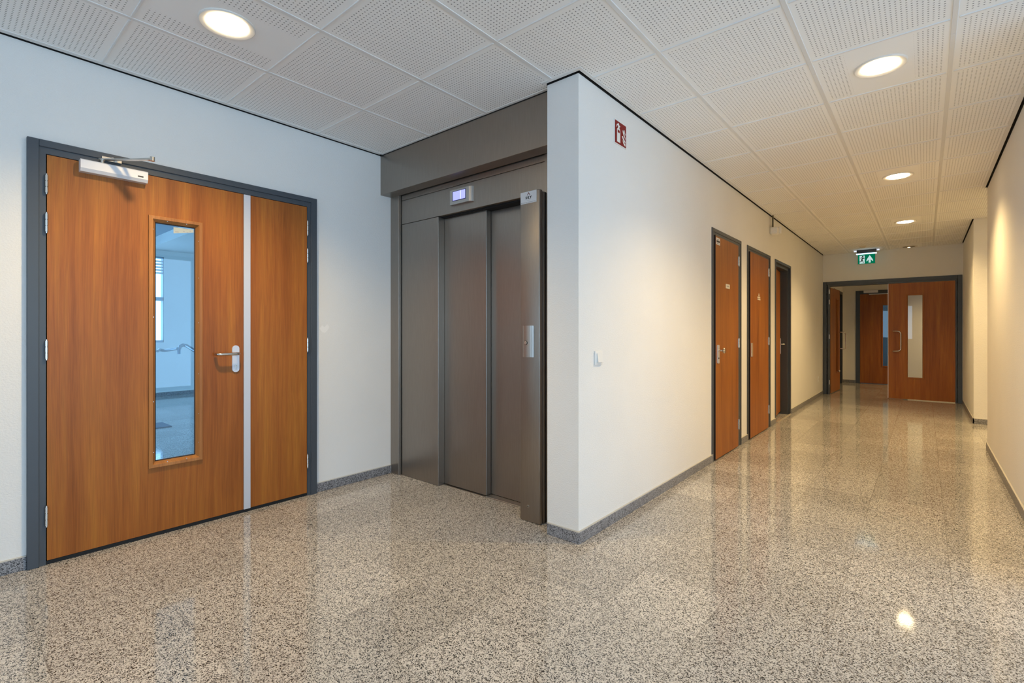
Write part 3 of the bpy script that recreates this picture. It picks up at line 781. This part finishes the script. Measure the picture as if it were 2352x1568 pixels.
for s2 in ([(.80, .77), (.83, .66), (.92, .55), (.93, .62), (.87, .70), (.85, .78)], [(.60, .44), (.68, .34), (.78, .26), (.93, .20), (.93, .28), (.84, .33), (.76, .40), (.70, .47)], [(.68, .30), (.70, .20), (.80, .10), (.93, .06), (.93, .17), (.82, .19), (.74, .25)]):
    k = flame(s2); me = bpy.data.meshes.new('t'); k.bm.to_mesh(me); k.bm.free(); m.bm.from_mesh(me); bpy.data.meshes.remove(me)
obj('flame_symbol', m, SIGNW, fc)

SW = thing('light_switch', 'white square rocker light switch on the corridor wall near the pier', 'switch', (XC, 2.6, 1.055))
m = MB(); m.box(XC, XC+.010, 2.562, 2.648, 1.012, 1.098, .004, 3); obj('cover_frame', m, WHITEP, SW, True)
m = MB(); m.prism([(XC+.009, 1.026), (XC+.022, 1.030), (XC+.014, 1.084), (XC+.009, 1.084)], (0, 2.577, 0), (1, 0, 0), (0, 0, 1), (0, 1, 0), .056); obj('rocker', m, WHITEP, SW)
OU = thing('wall_socket', 'small pale wall socket low on the corridor wall beside the end door', 'socket', (XC, 10.64, .33))
m = MB(); m.box(XC, XC+.012, 10.59, 10.69, .285, .375, .004, 2); pl = obj('cover_plate', m, WALL, OU, True)
m = MB(); m.cyl((XC+.0115, 10.64, .33), (1, 0, 0), .02, .003, 20); obj('socket_well', m, simple('socket grey', (.5, .48, .44), .5), pl, True)
SN = thing('motion_sensor', 'small white sensor box hung on a thin rod under the corridor ceiling edge', 'sensor', (-1.47, 6.95, 2.5))
m = MB(); m.box(-1.492, -1.476, 6.93, 6.946, 2.535, H+.01); obj('mounting_rod', m, simple('olive rod', (.12, .11, .07), .5), SN)
m = MB(); m.box(-1.512, -1.425, 6.90, 7.0, 2.455, 2.545, .014, 3); hs = obj('housing', m, WHITEP, SN, True)
m = MB(); m.box(-1.505, -1.40, 7.0, 7.055, 2.468, 2.560, .016, 3); obj('lens_hood', m, WHITEP, SN, True)
SM = thing('smoke_detector', 'small round smoke detector on the ceiling before the exit sign', 'detector', (-.826, 10.45, H))
m = MB(); m.lathe((-.826, 10.45, H), [(.055, .001), (.055, -.010), (.05, -.016), (.036, -.02), (.034, -.03), (.026, -.036), (0, -.037)], 32); obj('detector_body', m, CREAMP, SM, True)
m = MB(); m.lathe((-.826, 10.45, H), [(.040, -.0185), (.0402, -.0215), (.0345, -.0225)], 32); obj('vent_ring', m, INKGREY, SM, True)

# exit sign
XS0, XS1, YS = -.945, -.668, 10.95
xm = (XS0+XS1)/2
ES = thing('exit_sign', 'green lit emergency exit sign with running figure and arrow hanging under the ceiling', 'exit sign', (xm, YS, H))
m = MB(); m.box(XS0-.005, XS1+.005, YS-.035, YS+.035, H-.065, H+.001, .008, 2); hs = obj('lamp_housing', m, simple('dark grey housing', (.06, .065, .075), .3, .4), ES, True)
m = MB(); m.box(XS0-.012, XS1+.012, YS-.044, YS-.02, H-.085, H-.068, .004, 2); obj('lamp_tube', m, mat_emit('cold tube', (.55, .85, 1.), 3.2), ES, True)
for a in (XS0-.05, XS1+.012):
    m = MB(); m.box(a, a+.038, YS-.018, YS+.018, H-.028, H-.010, .003, 1); obj('side_light', m, mat_emit('cold side window', (.8, .85, 1.), 1.1), ES)
m = MB(); m.box(XS0+.012, XS1-.012, YS-.030, YS-.024, 2.442, H-.086); GP = obj('sign_panel', m, mat_emit('lit green', (.0, .16, .075), .9), ES)
wm = mat_emit('lit white', (.72, .95, .92), .72)
px0, pw, pz0, ph = XS0+.012, XS1-XS0-.024, 2.442, H-.086-2.442
def ep(pts, off=.0304): 
    m = MB(); m.prism([(px0+p*pw, pz0+q*ph) for p, q in pts], (0, YS-off, 0), (1, 0, 0), (0, 0, 1), (0, -1, 0), .0006); return m
dp = obj('doorway_symbol', ep([(.10, .04), (.40, .04), (.40, .88), (.10, .88)]), wm, GP)
rm = ep([(.33, .66), (.27, .66), (.26, .70), (.20, .70), (.14, .58), (.16, .57), (.215, .645), (.235, .64), (.19, .40), (.17, .28), (.06, .25), (.06, .19), (.21, .21), (.245, .36), (.31, .10), (.345, .12), (.275, .46), (.29, .57), (.33, .53), (.39, .56), (.385, .60)], .0311)
m2 = MB(); m2.cyl((px0+.285*pw, YS-.0314, pz0+.775*ph), (0, 1, 0), .012, .0008, 14)
me = bpy.data.meshes.new('t'); m2.bm.to_mesh(me); m2.bm.free(); rm.bm.from_mesh(me); bpy.data.meshes.remove(me)
obj('running_figure', rm, simple('dark green ink', (.003, .03, .025), .5), dp)
obj('arrow_symbol', ep([(.63, .10), (.75, .10), (.75, .42), (.87, .22), (.89, .30), (.86, .45), (.69, .88), (.53, .45), (.50, .30), (.52, .22), (.63, .42)]), wm, GP)
m = MB(); m.box(XS0, XS1, YS-.0245, YS-.0205, 2.430, H-.07); obj('acrylic_sheet', m, mat_glass('acrylic', (.93, .95, .94)), ES)
for a in (XS0+.004, XS1-.004):
    m = MB(); m.cyl((a, YS-.026, 2.436), (0, 1, 0), .007, .012, 12); obj('corner_stud', m, SILVER, ES)

# ------------------------------------------------------------------ things seen through the left door's glass
WN = thing('window_1', 'white framed window with blinds in the room behind the door glass', 'window', (-11, 2.0, 1.0), kind='structure')
m = MB()
for (a, b) in ((-2.6, -2.53), (-.75, -.67), (1.0, 1.08), (2.835, 2.845)): m.box(-11.12, -11.0, a, b, 1.01, 2.62)
for (a, b) in ((1.01, 1.05), (1.795, 1.86), (2.59, 2.62)): m.box(-11.12, -11.0, -2.6, 2.845, a, b)
obj('window_frame', m, simple('blue grey window frame', (.30, .38, .46), .5), WN)
m = MB()
for k in range(5): m.box(-11.06, -11.03, -2.55, 2.83, 2.30+.055*k, 2.30+.055*k+.032)
obj('blind', m, WHITEP, WN)
HR = thing('handrail', 'bent steel handrail on brackets behind the door glass', 'handrail', (-8.0, 2.4, .95))
def on(px, py, X):
    t = (px-1176)/1125.5; S, C = math.sin(math.radians(40.1)), math.cos(math.radians(40.1))
    dx, dy, dz = t*C-S, t*S+C, (761-py)/1125.5; s = X/dx
    return (X, dy*s, 1.215+dz*s)
m = MB(); m.tube([on(362, 806, -8.2), on(366, 803, -8.3), on(378, 805, -8.3), on(392, 803, -8.2), on(408, 800, -8.1)], .02, 10)
m.tube([on(412, 801, -8.1), on(414, 795, -8.1), on(420, 792, -8.1), on(427, 793, -8.1), on(447, 805, -8.0), on(462, 812, -8.0)], .024, 10); obj('rail', m, simple('rail steel', (.35, .40, .45), .3, .6), HR, True)
p0 = on(411, 798, -8.1); p1 = on(411, 813, -8.1)
m = MB(); m.cyl((p0[0], p0[1], (p0[2]+p1[2])/2), (0, 0, 1), .022, abs(p0[2]-p1[2]), 14); pe = on(470, 815, -8.0); m.tube([on(460, 811, -8.0), pe], .024, 10); m.cyl((pe[0], pe[1], pe[2]/2), (0, 0, 1), .02, pe[2], 12); obj('post', m, simple('blue grey rail post', (.22, .30, .38), .45, .2), HR, True)
m = MB(); m.box(-7.75, -7.35, .9, 1.99, 0, .012, .003, 1)
tag(obj('doormat', m, simple('slate mat', (.14, .17, .22), .9), origin=(-7.55, 1.4, 0)), 'dark doormat on the floor behind the door glass', 'doormat')
# lobby and stair glazing (daylight side)
WL = thing('window_2', 'lobby glazing behind the viewer on the window side', 'window', (3.7, -.5, 1.4), kind='structure')
m = MB()
for k in range(5): y = -3.9+7.15*k/4; m.box(3.66, 3.74, max(-3.9, y-.03), min(3.25, y+.03), .12, 2.62)
for z in (.12, 2.56): m.box(3.66, 3.74, -3.9, 3.25, z, z+.06)
obj('window_frame', m, FRAME, WL)

# ------------------------------------------------------------------ light
wd = bpy.data.worlds.new('sky'); SC.world = wd; wd.use_nodes = True
bg = wd.node_tree.nodes['Background']; bg.inputs[0].default_value = (.53, .755, 1., 1); bg.inputs[1].default_value = 3.9
def portal(loc, rot, sx, sy):
    l = bpy.data.lights.new('daylight_portal', 'AREA'); l.shape = 'RECTANGLE'; l.size = sx; l.size_y = sy; l.cycles.is_portal = True
    o = bpy.data.objects.new('daylight_portal', l); COL.objects.link(o); o.location = loc; o.rotation_euler = rot
portal((3.78, -.325, 1.37), (PI/2, 0, PI/2), 7.15, 2.5)
portal((-11.15, .12, 1.815), (PI/2, 0, -PI/2), 5.4, 1.6)
portal((-7.375, -3.15, 1.475), (PI/2, 0, PI), 6.85, 2.75)
portal((-7.375, 6.15, 1.375), (-PI/2, 0, PI), 6.85, 2.55)
portal((1.6, 15.7, 1.55), (PI/2, 0, PI/2), .8, .7)
portal((-1.5, -4.35, 1.6), (-PI/2, PI, 0) if False else (PI/2, 0, PI), 2.2, 1.4)

# ------------------------------------------------------------------ camera
cam = bpy.data.cameras.new('camera'); co = bpy.data.objects.new('camera', cam); COL.objects.link(co)
cam.sensor_width = 36; cam.lens = 1125.5/2352*36; cam.shift_y = -(784-761)/2352; cam.clip_start = .02; cam.clip_end = 100
co.location = (0, 0, 1.215); co.rotation_euler = (PI/2, 0, math.radians(40.1))
SC.camera = co
vs_ = SC.view_settings
vs_.view_transform = 'Standard'; vs_.look = 'None'; vs_.gamma = 1; vs_.exposure = .06; vs_.use_curve_mapping = False
SC.cycles.use_denoising = True
SC.cycles.max_bounces = 10; SC.cycles.diffuse_bounces = 6; SC.cycles.glossy_bounces = 5; SC.cycles.transparent_max_bounces = 12
SC.cycles.sample_clamp_indirect = 6
